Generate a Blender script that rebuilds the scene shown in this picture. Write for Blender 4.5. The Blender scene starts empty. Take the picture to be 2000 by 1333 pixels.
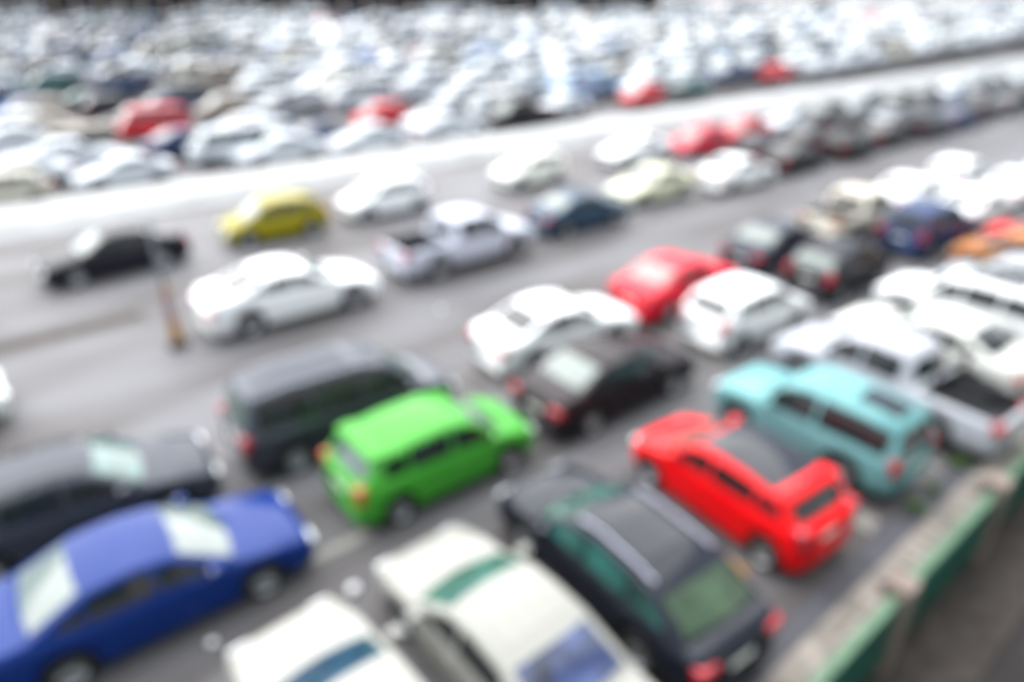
import bpy, bmesh, math, random
from mathutils import Vector, Matrix
R = math.radians
random.seed(7)
SC = bpy.context.scene
COL = SC.collection

# ------------------------------------------------------------------ camera
CAM_H = 8.4
cd = bpy.data.cameras.new('camera'); cam = bpy.data.objects.new('camera', cd); COL.objects.link(cam)
SC.camera = cam
cd.sensor_width = 36; cd.lens = 24; cd.clip_end = 3000; cd.clip_start = 0.05
HEAD = R(51.02); TILT = R(27.06)
cam.location = (0, 0, CAM_H)
cam.rotation_euler = (math.pi/2 - TILT, 0, HEAD - math.pi/2)
cd.dof.use_dof = True
cd.dof.focus_distance = 0.6
cd.dof.aperture_fstop = 1.33
# ------------------------------------------------------------------ light
SUN_EL, SUN_AZ = R(52), R(80)          # azimuth measured from +x, counter-clockwise
w = bpy.data.worlds.new('World'); SC.world = w; w.use_nodes = True
nt = w.node_tree; nt.nodes.clear()
sky = nt.nodes.new('ShaderNodeTexSky'); sky.sky_type = 'NISHITA'; sky.sun_disc = False
sky.sun_elevation = SUN_EL; sky.sun_rotation = math.pi/2 - SUN_AZ
sky.air_density = 1.0; sky.dust_density = 1.0; sky.ozone_density = 1.0
hs = nt.nodes.new('ShaderNodeHueSaturation'); hs.inputs['Saturation'].default_value = 0.28
bg = nt.nodes.new('ShaderNodeBackground'); bg.inputs['Strength'].default_value = 0.12
wo = nt.nodes.new('ShaderNodeOutputWorld')
nt.links.new(sky.outputs[0], hs.inputs['Color']); 
geo = nt.nodes.new('ShaderNodeTexCoord'); sep = nt.nodes.new('ShaderNodeSeparateXYZ'); cr = nt.nodes.new('ShaderNodeValToRGB')
nt.links.new(geo.outputs['Generated'], sep.inputs[0]); nt.links.new(sep.outputs['Z'], cr.inputs[0])
cr.color_ramp.elements[0].position = 0; cr.color_ramp.elements[0].color = (.42, .45, .49, 1)     # overcast: horizon dimmer than zenith
cr.color_ramp.elements[1].position = .8; cr.color_ramp.elements[1].color = (.85, .93, 1.0, 1)
cm = nt.nodes.new('ShaderNodeVectorMath'); cm.operation = 'SCALE'; cm.inputs['Scale'].default_value = 5.0
nt.links.new(cr.outputs[0], cm.inputs[0])
mixs = nt.nodes.new('ShaderNodeMix'); mixs.data_type = 'RGBA'; mixs.inputs[0].default_value = .75
nt.links.new(hs.outputs[0], mixs.inputs[6]); nt.links.new(cm.outputs[0], mixs.inputs[7]); nt.links.new(mixs.outputs[2], bg.inputs[0]); nt.links.new(bg.outputs[0], wo.inputs[0])
sd = bpy.data.lights.new('sun', 'SUN'); sd.energy = 1.5; sd.angle = R(90); sd.color = (1, .97, .93)
so = bpy.data.objects.new('sun', sd); COL.objects.link(so)
sv = Vector((math.cos(SUN_EL)*math.cos(SUN_AZ), math.cos(SUN_EL)*math.sin(SUN_AZ), math.sin(SUN_EL)))
so.rotation_euler = sv.to_track_quat('Z', 'Y').to_euler(); so.location = sv*60
SC.view_settings.view_transform = 'Standard'; SC.view_settings.look = 'None'
SC.view_settings.exposure = 2.2; SC.view_settings.gamma = 1

# ------------------------------------------------------------------ materials
def mat(name):
    m = bpy.data.materials.new(name); m.use_nodes = True
    return m, m.node_tree, m.node_tree.nodes['Principled BSDF']
def plain(name, col, rough=.5, metal=0, coat=0, ior=1.5, noise=.12, scale=8):
    m, t, b = mat(name)
    b.inputs['Roughness'].default_value = rough; b.inputs['Metallic'].default_value = metal
    b.inputs['Coat Weight'].default_value = coat; b.inputs['IOR'].default_value = ior
    tc = t.nodes.new('ShaderNodeTexCoord'); n = t.nodes.new('ShaderNodeTexNoise'); n.inputs['Scale'].default_value = scale
    n.inputs['Detail'].default_value = 4
    r = t.nodes.new('ShaderNodeValToRGB')
    r.color_ramp.elements[0].position = .3; r.color_ramp.elements[1].position = .7
    r.color_ramp.elements[0].color = (*[c*(1-noise) for c in col], 1); r.color_ramp.elements[1].color = (*[min(1, c*(1+noise)) for c in col], 1)
    t.links.new(tc.outputs['Object'], n.inputs['Vector']); t.links.new(n.outputs['Fac'], r.inputs[0]); t.links.new(r.outputs[0], b.inputs['Base Color'])
    return m
def paint_mat(name, metal, rough):
    m, t, b = mat(name)
    oi = t.nodes.new('ShaderNodeObjectInfo'); tc = t.nodes.new('ShaderNodeTexCoord')
    n = t.nodes.new('ShaderNodeTexNoise'); n.inputs['Scale'].default_value = 3.5; n.inputs['Detail'].default_value = 5
    r = t.nodes.new('ShaderNodeMapRange'); r.inputs[1].default_value = .45; r.inputs[2].default_value = .8; r.inputs[3].default_value = 0; r.inputs[4].default_value = .014
    mx = t.nodes.new('ShaderNodeMix'); mx.data_type = 'RGBA'; mx.inputs[7].default_value = (.42, .39, .35, 1)   # dust film
    t.links.new(tc.outputs['Object'], n.inputs['Vector']); t.links.new(n.outputs['Fac'], r.inputs[0])
    t.links.new(r.outputs[0], mx.inputs[0]); t.links.new(oi.outputs['Color'], mx.inputs[6]); t.links.new(mx.outputs[2], b.inputs['Base Color'])
    b.inputs['Metallic'].default_value = metal; b.inputs['Roughness'].default_value = rough
    b.inputs['Coat Weight'].default_value = .45; b.inputs['Coat Roughness'].default_value = .08; b.inputs['Coat IOR'].default_value = 1.5; b.inputs['Specular IOR Level'].default_value = 0.0 if not metal else .2
    return m
M = {}
M['paint'] = paint_mat('car_paint', 0, .4)
M['metallic'] = paint_mat('metallic_car_paint', .6, .35)
def glass_mat(name, col, ior=2.3, noise=.25, sc=2):
    m = plain(name, col, .06, 0, 0, ior, noise, sc); return m
M['glass'] = glass_mat('dark_tinted_glass', (.012, .014, .016), 1.5)
M['windshield'] = glass_mat('sky_toned_windshield_glass', (.07, .10, .09), 1.75)  # base colour lifted to imitate bright sky mirrored in the glass
M['green_glass'] = glass_mat('green_reflection_glass', (.015, .08, .07), 1.6, .7, 1.6)  # green reflections coloured into car glass; also the added building's windows
M['pale_green_glass'] = glass_mat('pale_green_reflection_glass', (.05, .115, .10), 1.9, .7, 1.6)  # teal reflections of the surroundings put into the base colour
M['blue_glass'] = glass_mat('blue_tinted_glass', (.02, .05, .08), 1.5, .5, 1.6)
M['navy_glass'] = glass_mat('blue_reflection_rear_glass', (.04, .055, .13), 1.7, .8, 2.2)  # blue mottling paints a patchy reflection on the rear window
M['olive_glass'] = glass_mat('olive_reflection_rear_glass', (.03, .055, .03), 1.6, .7, 2)  # greenish base imitates surroundings reflected in the estate's rear glass
M['dark_roof'] = glass_mat('dark_roof_glass', (.012, .014, .022), 1.33)
M['tyre'] = plain('tyre_rubber', (.018, .018, .019), .85)
M['rim'] = plain('alloy_rim', (.45, .46, .48), .3, .9)
M['black'] = plain('black_plastic', (.02, .02, .022), .6)
M['under'] = plain('underbody_black', (.01, .01, .01), .9)
M['chrome'] = plain('chrome', (.75, .76, .78), .12, 1)
M['rail_metal'] = plain('satin_rail', (.3, .31, .38), .4, .7)
M['lamp'] = plain('clear_lamp_glass', (.62, .64, .66), .12, .3, 1)
M['red_lamp'] = plain('red_lamp_glass', (.38, .004, .015), .2, 0, .3)
M['orange_lamp'] = plain('orange_lamp_glass', (.4, .07, .01), .2, 0, .3)
M['plate'] = plain('plate_white', (.7, .7, .66), .4)
M['bed'] = plain('bed_liner', (.025, .026, .03), .8)
M['white_paint_worn'] = plain('worn_road_paint', (.2, .19, .175), .8, noise=.25, scale=6)
M['yellow_paint_worn'] = plain('worn_orange_road_paint', (.3, .17, .06), .8, noise=.3, scale=6)
M['seam'] = plain('dark_seam', (.05, .047, .047), .9)
M['gutter'] = plain('gutter_concrete', (.05, .05, .06), .8, noise=.3, scale=3)
M['wall_conc'] = plain('wall_concrete', (.19, .17, .15), .85, noise=.35, scale=2.5)
M['post_conc'] = plain('post_concrete', (.2, .155, .135), .85, noise=.3, scale=6)
M['pale_green'] = plain('faded_green_cap', (.085, .155, .095), .7, noise=.5, scale=4)
M['green_panel'] = plain('green_sheet_metal', (.0, .085, .06), .5, noise=.3, scale=2)
M['white_conc'] = plain('white_concrete', (.31, .31, .31), .8, noise=.13, scale=.6)
M['verge'] = plain('brown_verge', (.045, .036, .032), .95, noise=.4, scale=3)
M['pale_wall'] = plain('added_building_wall', (.5, .49, .48), .85, noise=.1, scale=.5)  # wall of the added building, pale to bounce light onto car sides
M['road'] = plain('lower_asphalt', (.02, .0165, .0175), .9, noise=.25, scale=1.5)
M['leaf'] = plain('weed_leaf', (.06, .12, .015), .6, noise=.4, scale=9)
M['pole_grey'] = plain('galvanised_pole', (.14, .145, .16), .5, .4)
M['pole_orange'] = plain('orange_band', (.36, .17, .04), .5, noise=.25)
M['pole_pink'] = plain('faded_pink_band', (.28, .19, .2), .55, noise=.2)
M['rubber'] = plain('rubber_base', (.02, .02, .02), .8)
M['paper'] = plain('white_paper', (.75, .75, .76), .7)
M['shed_dark'] = plain('shed_dark_wall', (.03, .035, .045), .8, noise=.5, scale=.15)
M['shed_post'] = plain('shed_pale_post', (.4, .3, .25), .7)
M['shed_roof'] = plain('shed_roof', (.3, .31, .32), .6)

def asphalt():
    m, t, b = mat('asphalt')
    tc = t.nodes.new('ShaderNodeTexCoord')
    mp = t.nodes.new('ShaderNodeMapping'); mp.inputs['Scale'].default_value = (.12, .55, 1)
    n1 = t.nodes.new('ShaderNodeTexNoise'); n1.inputs['Scale'].default_value = 1; n1.inputs['Detail'].default_value = 5
    n2 = t.nodes.new('ShaderNodeTexNoise'); n2.inputs['Scale'].default_value = 40; n2.inputs['Detail'].default_value = 3
    r = t.nodes.new('ShaderNodeValToRGB'); e = r.color_ramp.elements
    e[0].position = .38; e[0].color = (.062, .053, .053, 1); e[1].position = .6; e[1].color = (.135, .133, .144, 1)
    mx = t.nodes.new('ShaderNodeMix'); mx.data_type = 'RGBA'; mx.blend_type = 'MULTIPLY'; mx.inputs[0].default_value = .35
    t.links.new(tc.outputs['Object'], mp.inputs[0]); t.links.new(mp.outputs[0], n1.inputs['Vector']); t.links.new(tc.outputs['Object'], n2.inputs['Vector'])
    t.links.new(n1.outputs['Fac'], r.inputs[0]); t.links.new(r.outputs[0], mx.inputs[6]); t.links.new(n2.outputs['Color'], mx.inputs[7])
    t.links.new(mx.outputs[2], b.inputs['Base Color']); b.inputs['Roughness'].default_value = .7
    return m
M['asphalt'] = asphalt()

# ------------------------------------------------------------------ helpers
def mesh_from(name, verts, faces, smooth=False, mats=None, fm=None):
    me = bpy.data.meshes.new(name); me.from_pydata([tuple(v) for v in verts], [], faces)
    if smooth:
        me.polygons.foreach_set('use_smooth', [True]*len(me.polygons))
    for m in (mats or []): me.materials.append(m)
    if fm:
        me.polygons.foreach_set('material_index', fm)
    me.update(); return me
class MB:
    def __init__(s): s.v = []; s.f = []
    def add(s, vs, fs):
        o = len(s.v); s.v += [Vector(v) for v in vs]; s.f += [tuple(i+o for i in f) for f in fs]; return s
    def box(s, c, d, rz=0, taper=0):
        hx, hy, hz = d[0]/2, d[1]/2, d[2]/2; vs = []
        for z in (-1, 1):
            k = 1 - (taper if z > 0 else 0)
            for x, y in ((-1, -1), (1, -1), (1, 1), (-1, 1)):
                px, py = x*hx*k, y*hy*k
                vs.append((c[0]+px*math.cos(rz)-py*math.sin(rz), c[1]+px*math.sin(rz)+py*math.cos(rz), c[2]+z*hz))
        return s.add(vs, [(3, 2, 1, 0), (4, 5, 6, 7), (0, 1, 5, 4), (1, 2, 6, 5), (2, 3, 7, 6), (3, 0, 4, 7)])
    def lathe(s, c, prof, n=20, axis='z'):
        vs = []; fs = []
        for r, h in prof:
            for k in range(n):
                a = 2*math.pi*k/n; p = (r*math.cos(a), r*math.sin(a), h)
                if axis == 'y': p = (p[0], p[2], p[1])
                if axis == 'x': p = (p[2], p[0], p[1])
                vs.append((c[0]+p[0], c[1]+p[1], c[2]+p[2]))
        for i in range(len(prof)-1):
            for k in range(n):
                q = (i*n+k, i*n+(k+1) % n, (i+1)*n+(k+1) % n, (i+1)*n+k)
                fs.append(q if axis != 'y' else q[::-1])
        return s.add(vs, fs)
    def mesh(s, name, m, smooth=False, bevel=0):
        me = mesh_from(name, s.v, s.f, False, [m])
        if bevel:
            b = bmesh.new(); b.from_mesh(me)
            bmesh.ops.bevel(b, geom=list(b.edges), offset=bevel, segments=2, affect='EDGES', profile=.6)
            b.to_mesh(me); b.free()
        if smooth: me.polygons.foreach_set('use_smooth', [True]*len(me.polygons))
        return me
def ob(name, me, parent=None, col=None, loc=None, rz=0):
    o = bpy.data.objects.new(name, me); COL.objects.link(o)
    if parent: o.parent = parent
    if col: o.color = (*col, 1)
    if loc: o.location = loc
    if rz: o.rotation_euler = (0, 0, rz)
    return o
def tag(o, label, cat, group=None):
    o['label'] = label; o['category'] = cat
    if group: o['group'] = group
    return o
def struct(o): o['kind'] = 'structure'; return o

# ------------------------------------------------------------------ ground
def rise(x, y):
    d = x*math.cos(HEAD) + y*math.sin(HEAD)
    return .045*max(0, d-45) if y > 36 else 0.0
gv, gf = [], []
gx = [-300+12*i for i in range(100)]; gy = [2.6, 8, 13, 19, 25, 31.6] + [36+10*i for i in range(90)]
for y in gy:
    for x in gx: gv.append((x, y, rise(x, y) if y > 37 else 0))
nx = len(gx)
for j in range(len(gy)-1):
    for i in range(nx-1): gf.append((j*nx+i, j*nx+i+1, (j+1)*nx+i+1, (j+1)*nx+i))
struct(ob('ground', mesh_from('ground', gv, gf, True, [M['asphalt']])))
# white raised walkway that divides the two car parks
mb = MB(); mb.add([(-120, 31.5, 0), (500, 31.5, 0), (500, 32.25, .42), (-120, 32.25, .42), (-120, 32.4, .48), (500, 32.4, .48), (-120, 35.0, .48), (500, 35.0, .48), (-120, 35.1, 0), (500, 35.1, 0)],
   [(0, 1, 2, 3), (3, 2, 5, 4), (4, 5, 7, 6), (6, 7, 9, 8)])
struct(ob('raised_walkway', mb.mesh('raised_walkway', M['white_conc'])))
# gutter, lines
def strip(name, x0, x1, y0, y1, z, m):
    n = max(1, int((x1-x0)/4)); vs = []; fs = []
    for i in range(n+1):
        x = x0+(x1-x0)*i/n; vs += [(x, y0, z), (x, y1, z)]
    for i in range(n): fs.append((2*i, 2*i+2, 2*i+3, 2*i+1))
    return struct(ob(name, mesh_from(name, vs, fs, False, [m])))
strip('gutter', -20, 120, 2.62, 3.05, .008, M['gutter'])
strip('pavement_seam', -20, 90, 8.25, 8.31, .006, M['seam'])
strip('pavement_seam', -20, 60, 7.62, 7.66, .006, M['seam'])
strip('kerb_joint', -30, 3.0, 20.6, 21.3, .006, M['verge'])
def mark(name, c, d, rz, m, z=.01):
    mb = MB(); mb.add([(-d[0]/2, -d[1]/2, 0), (d[0]/2, -d[1]/2, 0), (d[0]/2, d[1]/2, 0), (-d[0]/2, d[1]/2, 0)], [(0, 1, 2, 3)])
    return struct(ob(name, mb.mesh(name, m), None, None, (c[0], c[1], z), rz))
for x in (10.62, 13.4, 16.2, 19.0, 2.75): mark('stall_marking', (x, 4.9), (.14, 3.6), 0, M['white_paint_worn'])
mark('stall_marking', (10.85, 3.62), (.3, .95), 0, M['white_paint_worn'], .014)
mark('stall_marking', (8.02, 4.3), (.32, .75), 0, M['yellow_paint_worn'], .014)
mark('stall_marking', (3.3, 8.65), (1.1, .22), 0, M['white_paint_worn'])
mark('stall_marking', (13.6, 9.2), (.12, 2), 0, M['white_paint_worn'])
mark('stall_marking', (8.6, 11.6), (.12, 2), 0, M['white_paint_worn'])

# ------------------------------------------------------------------ lower road and the parapet on its edge
LZ = -1.5
strip('lower_verge', -20, 120, .95, 2.7, LZ+.05, M['verge'])
vs = [(-20, -60, LZ), (120, -60, LZ), (120, 2.7, LZ), (-20, 2.7, LZ)]
struct(ob('lower_road', mesh_from('lower_road', vs, [(0, 1, 2, 3)], False, [M['road']])))
PX0, PP, NP = 1.7, 3.86, 12
par = ob('parapet_wall', None); par.location = (0, 2.4, 0)
tag(par, 'low concrete parapet with green sheet panels between posts, edge of the car park', 'wall')
mb = MB(); mb.box((25, 0, LZ/2+.03), (60, .5, -LZ+.06))
for i in range(190):
    if random.random() < .96: mb.box((-3+i*.3, -.02+random.uniform(-.01, .01), .085), (.27, .40, .05+random.uniform(0, .02)))
ob('coping', mb.mesh('parapet_coping', M['wall_conc']), par)
for i in range(NP):
    x = PX0+PP*i
    mb = MB(); mb.box((x, -.24, -.56), (.4, .42, 1.96), 0, .04)
    ob('post', mb.mesh('parapet_post', M['post_conc'], bevel=.02), par)
    mb = MB(); mb.box((x+PP/2, -.34, -.46), (PP-.46, .04, 1.32))
    for k in range(8): mb.box((x+.5+k*.42, -.365, -.46), (.05, .02, 1.3))
    p = ob('green_panel', mb.mesh('parapet_panel', M['green_panel']), par)
    mb = MB(); mb.box((x+PP/2, -.27, .225), (PP-.46, .15, .04))
    ob('panel_cap', mb.mesh('panel_cap', M['pale_green']), p)

# weeds on the parapet
def weed(x, y, n, h, label):
    mb = MB()
    for k in range(n):
        a = random.uniform(0, 6.28); l = h*random.uniform(.5, 1); r = random.uniform(0, .12)
        bx, by = r*math.cos(a), r*math.sin(a); ex, ey = bx+math.cos(a)*l*.6, by+math.sin(a)*l*.6
        w2 = random.uniform(.015, .035); nx_, ny_ = -math.sin(a)*w2, math.cos(a)*w2
        mx_, my_, mz = (bx+ex)/2, (by+ey)/2, l*.75
        mb.add([(bx, by, 0), (mx_+nx_, my_+ny_, mz*.8), (ex, ey, l*.7), (mx_-nx_, my_-ny_, mz*.8)], [(0, 1, 2, 3)])
    tag(ob('weed', mb.mesh('weed', M['leaf']), None, None, (x, y, 0.0)), label, 'plant', 'weeds by the parapet')
weed(11.75, 2.88, 55, .24, 'green weed tuft beside the parapet, the nearer and larger of the two big tufts')
weed(13.75, 2.95, 50, .24, 'green weed tuft beside the parapet, just behind the silver pickup')
weed(12.6, 2.96, 30, .2, 'small thin weed between the two bigger tufts by the parapet')
weed(12.0, 3.6, 25, .15, 'low weed on the asphalt behind the turquoise off-roader')

# ------------------------------------------------------------------ CAR BUILDER (nose towards +x, origin on the ground)
def interp(pts, x):
    if x >= pts[0][0]: return pts[0][1]
    for (a, za), (b, zb) in zip(pts, pts[1:]):
        if x >= b:
            return zb + (za-zb)*((x-b)/(a-b) if a != b else 0)
    return pts[-1][1]
TYPES = {
 # deck: profile of hood / belt / boot line from nose to tail; roof: windshield base, roof front ... rear glass base
 'sedan': dict(L=4.45, W=1.72, wb=2.6, fx=1.33, r=.31, deck=[(2.22, .6), (2.12, .72), (1.7, .82), (.95, .95), (-1.0, 1.0), (-1.5, 1.05), (-2.05, 1.03), (-2.2, .86)],
     roof=[(1.02, .94), (.25, 1.38), (-.25, 1.45), (-.8, 1.41), (-1.6, 1.04)], doors=[(.95, -.1), (-.1, -1.05)], win=[(.85, .0), (-.06, -.88), (-.93, -1.35)]),
 'coupe': dict(L=4.5, W=1.76, wb=2.68, fx=1.4, r=.33, deck=[(2.25, .58), (2.1, .7), (1.7, .8), (.95, .92), (-1.1, 1.0), (-1.6, 1.06), (-2.1, 1.04), (-2.25, .85)],
     roof=[(1.1, .92), (.25, 1.33), (-.25, 1.40), (-.75, 1.35), (-1.7, 1.05)], doors=[(.9, -.15), (-.15, -1.1)], win=[(.85, -.1), (-.16, -.95), (-1.0, -1.45)]),
 'hatch': dict(L=3.85, W=1.69, wb=2.42, fx=1.24, r=.29, deck=[(1.92, .62), (1.84, .74), (1.5, .84), (.95, .97), (-1.2, 1.04), (-1.75, 1.04), (-1.92, .95)],
     roof=[(1.15, .95), (.45, 1.42), (0, 1.52), (-.8, 1.50), (-1.42, 1.42), (-1.78, 1.05)], doors=[(.85, -.1), (-.1, -.95)], win=[(.85, .0), (-.06, -.9), (-.96, -1.4)]),
 'mpv': dict(L=4.6, W=1.78, wb=2.88, fx=1.5, r=.34, deck=[(2.3, .65), (2.2, .85), (1.8, .98), (1.35, 1.06), (-1.6, 1.1), (-2.15, 1.1), (-2.3, 1.0)],
     roof=[(1.5, 1.05), (.75, 1.68), (.2, 1.82), (-1.3, 1.84), (-2.0, 1.76), (-2.2, 1.12)], doors=[(1.05, .0), (.0, -1.1)], win=[(1.2, .2), (.14, -.85), (-.91, -1.95)]),
 'suv': dict(L=4.4, W=1.78, wb=2.6, fx=1.35, r=.36, deck=[(2.2, .72), (2.1, .9), (1.7, 1.0), (1.0, 1.08), (-1.4, 1.1), (-2.05, 1.1), (-2.2, 1.0)],
     roof=[(1.05, 1.06), (.45, 1.6), (0, 1.7), (-1.2, 1.7), (-1.85, 1.62), (-2.1, 1.12)], doors=[(.85, -.1), (-.1, -1.0)], win=[(.8, .02), (-.04, -.9), (-.96, -1.85)]),
 'wagon': dict(L=4.6, W=1.74, wb=2.66, fx=1.38, r=.32, deck=[(2.3, .6), (2.2, .72), (1.75, .84), (1.0, .97), (-1.0, 1.0), (-1.75, 1.04), (-2.15, 1.02), (-2.3, .9)],
     roof=[(1.1, .95), (.4, 1.4), (-.1, 1.48), (-.95, 1.45), (-1.3, 1.38), (-1.95, 1.03)], doors=[(.9, -.1), (-.1, -1.05)], win=[(.85, .0), (-.06, -.9), (-.96, -1.6)]),
 'pickup': dict(L=5.1, W=1.78, wb=3.05, fx=1.65, r=.37, deck=[(2.55, .7), (2.45, .88), (2.0, .98), (1.35, 1.06), (-.75, 1.08), (-2.4, 1.06), (-2.55, 1.0)],
     roof=[(1.4, 1.05), (.8, 1.6), (.4, 1.7), (-.4, 1.69), (-.62, 1.6), (-.78, 1.08)], doors=[(1.15, .25), (.25, -.6)], win=[(1.2, .38), (.32, -.5)], bed=(-.95, -2.45)),
 'jeep': dict(L=3.9, W=1.66, wb=2.3, fx=1.25, r=.36, deck=[(1.95, .75), (1.88, .95), (1.5, 1.0), (.75, 1.06), (-1.2, 1.08), (-1.85, 1.08), (-1.95, 1.0)],
     roof=[(.85, 1.05), (.42, 1.58), (0, 1.68), (-1.2, 1.68), (-1.75, 1.62), (-1.9, 1.1)], doors=[(.7, -.35)], win=[(.65, -.3), (-.38, -1.7)]),
 'van': dict(L=4.2, W=1.68, wb=2.5, fx=1.35, r=.3, deck=[(2.1, .7), (2.05, .98), (1.85, 1.06), (1.5, 1.1), (-1.6, 1.1), (-2.05, 1.1), (-2.1, 1.0)],
     roof=[(1.85, 1.06), (1.3, 1.78), (.8, 1.88), (-1.4, 1.9), (-1.95, 1.85), (-2.08, 1.12)], doors=[(1.2, .3), (.3, -.7)], win=[(1.5, .45), (.38, -.7), (-.76, -1.9)]),
}
def stations(T, lod):
    L = T['L']; r = T['r']+.05; xs = set()
    n = 26 if lod == 0 else 8
    for i in range(n+1): xs.add(round(-L/2+L*i/n, 4))
    for s in (-1, 1):
        for d in ((.0, .03, .09, .2) if lod == 0 else (0, .08)): xs.add(round(s*(L/2-d), 4))
    rx = T['fx']-T['wb']
    arch = []
    for c in (T['fx'], rx):
        xs = {x for x in xs if not (c-r-.03 < x < c+r+.03)}
        k = 12 if lod == 0 else 6
        for i in range(k+1): arch.append(c+r*math.cos(math.pi*i/k))
        arch += [c+r+.004, c-r-.004]
    if lod == 0:
        for a, b in T['doors']: xs |= {a, b}
        if 'bed' in T: xs |= set(T['bed'])
        xs.add(T['roof'][0][0])
    xs = sorted(xs | set(arch))
    out = [xs[0]]
    for x in xs[1:]:
        if x-out[-1] > .003: out.append(x)
    return out
def section(T, x):
    L, W = T['L'], T['W']; t = abs(x)/(L/2); hw = W/2*(1-.07*t**4)
    d = L/2-abs(x)
    if d < .2: hw *= 1-.14*((.2-d)/.2)**2.2
    zt = interp(T['deck'], x); zb = .2 if T['r'] < .34 else .3
    for c in (T['fx'], T['fx']-T['wb']):
        r = T['r']+.05
        if abs(x-c) < r+.001: zb = max(zb, T['r']+math.sqrt(max(0, r*r-(x-c)**2)))
    if d < .2: zb = max(zb, zb+.06*((.2-d)/.2))
    h = zt-zb
    return [(hw*.9, zb), (hw*.975, zb+min(.05, h*.12)), (hw, zb+h*.42), (hw*.992, zb+h*.62), (hw*.985, zt-min(.14, h*.25)), (hw*.955, zt-min(.05, h*.1)), (hw*.88, zt), (hw*.5, zt+.018), (0, zt+.025)]
def body_parts(T, lod):
    """dict part name -> list of (verts, faces); grid split by region"""
    xs = stations(T, lod); L = T['L']; cowl = T['roof'][0][0]; tail = T['roof'][-1][0]
    grid = []
    for x in xs:
        s = section(T, x); row = [(x, -y, z) for y, z in s] + [(x, y, z) for y, z in s[:-1][::-1]]
        grid.append(row)
    K = len(grid[0])
    parts = {}
    def put(key, quad):
        P = parts.setdefault(key, ({}, []))
        ids = []
        for q in quad:
            if q not in P[0]: P[0][q] = len(P[0])
            ids.append(P[0][q])
        P[1].append(tuple(ids))
    bed = T.get('bed')
    for i in range(len(xs)-1):
        xm = (xs[i]+xs[i+1])/2
        for k in range(K-1):
            j = min(k, K-2-k)   # 0..7 band from sill to centre
            side = 'R' if k < K//2 else 'L'
            key = 'body'
            if lod == 0:
                if j >= 5 and xm > cowl-.02: key = 'hood'
                elif j >= 6 and xm < tail and not bed: key = 'boot_lid'
                elif j < 4 and xm > T['fx']+T['r']+.06: key = 'front_bumper'
                elif j < 4 and xm < T['fx']-T['wb']-T['r']-.06: key = 'rear_bumper'
                else:
                    for n_, (a, b) in enumerate(T['doors']):
                        if b < xm < a and 0 < j < 5: key = f'door_{side}{n_}'
            if bed and bed[1] < xm < bed[0] and j >= 6: continue
            q = [grid[i][k], grid[i+1][k], grid[i+1][k+1], grid[i][k+1]]
            put(key, q[::-1])
    for e, g in ((0, grid[0]), (-1, grid[-1])):
        q = list(g); n = len(q)
        lo = [q[k] for k in range(K)]
        put('rear_bumper' if lod == 0 and e == 0 else ('front_bumper' if lod == 0 else 'body'), lo if e == 0 else lo[::-1])
    return parts
def roof_sec(T, i):
    """half cross-section of the cabin at profile point i -> (x, ytop, z)"""
    return T['roof'][i]
def cab_hw(T, x, z):
    belt = interp(T['deck'], x); W = T['W']
    t = abs(x)/(T['L']/2)
    return W/2*.945*(1-.06*t**3) - .30*max(0, z-belt)
def cabin(T, lod):
    P = T['roof']; n = len(P); rows = []
    ss = (1, .93, .62, 0) if lod == 0 else (1, .9, 0)
    for i, (x, z) in enumerate(P):
        end = i in (0, n-1)
        belt = interp(T['deck'], x)
        bow = {0: .13, 1: .05, n-1: -.07, n-2: -.03}.get(i, 0)
        row = []
        hb = cab_hw(T, x, belt); zb = belt-.04
        ht = cab_hw(T, x, z-.05)
        row.append((x, hb, zb)); row.append((x, ht if not end else hb-.005, z-.045 if not end else zb+.005))
        for s in ss:
            y = (ht-.045)*s if not end else (hb-.02)*s
            row.append((x+bow*(1-s*s), y, z + (.028*(1-s*s)) - (.012 if s > .9 else 0) if not end else belt-.005+.02*(1-s*s)))
        full = [(a, -b, c) for a, b, c in row] + [(a, b, c) for a, b, c in row[:-1][::-1]]
        rows.append(full)
    vs = [v for r in rows for v in r]; K = len(rows[0]); fs = []
    for i in range(n-1):
        for k in range(K-1): fs.append((i*K+k, i*K+k+1, (i+1)*K+k+1, (i+1)*K+k))
    return vs, fs
def pane(T, i0, i1, t0, t1, sx, off=.008, m=8):
    """glass between profile points i0 and i1"""
    P = T['roof']; n = len(P)
    def arc(i, s):
        x, z = P[i]; end = i in (0, n-1); belt = interp(T['deck'], x)
        bow = {0: .13, 1: .05, n-1: -.07, n-2: -.03}.get(i, 0)
        if end: y = (cab_hw(T, x, belt)-.02)*s; zz = belt-.005+.02*(1-s*s)
        else: y = (cab_hw(T, x, z-.05)-.045)*s; zz = z+.028*(1-s*s)-.004
        return Vector((x+bow*(1-s*s), y, zz))
    vs = []; fs = []
    nrm = Vector((1 if i0 < i1 and i0 == 0 else 0, 0, 1))
    A, B = arc(i0, 0), arc(i1, 0); d = (B-A); nrm = Vector((0, 1, 0)).cross(d).normalized()
    if nrm.z < 0: nrm = -nrm
    for t in (t0, (t0+t1)/2, t1):
        for k in range(m+1):
            s = sx*(-1+2*k/m); vs.append(arc(i0, s).lerp(arc(i1, s), t)+nrm*off)
    for j in range(2):
        for k in range(m): fs.append((j*(m+1)+k, j*(m+1)+k+1, (j+2-1)*(m+1)+k+1, (j+1)*(m+1)+k))
    # thickness rim
    return vs, fs
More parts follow.
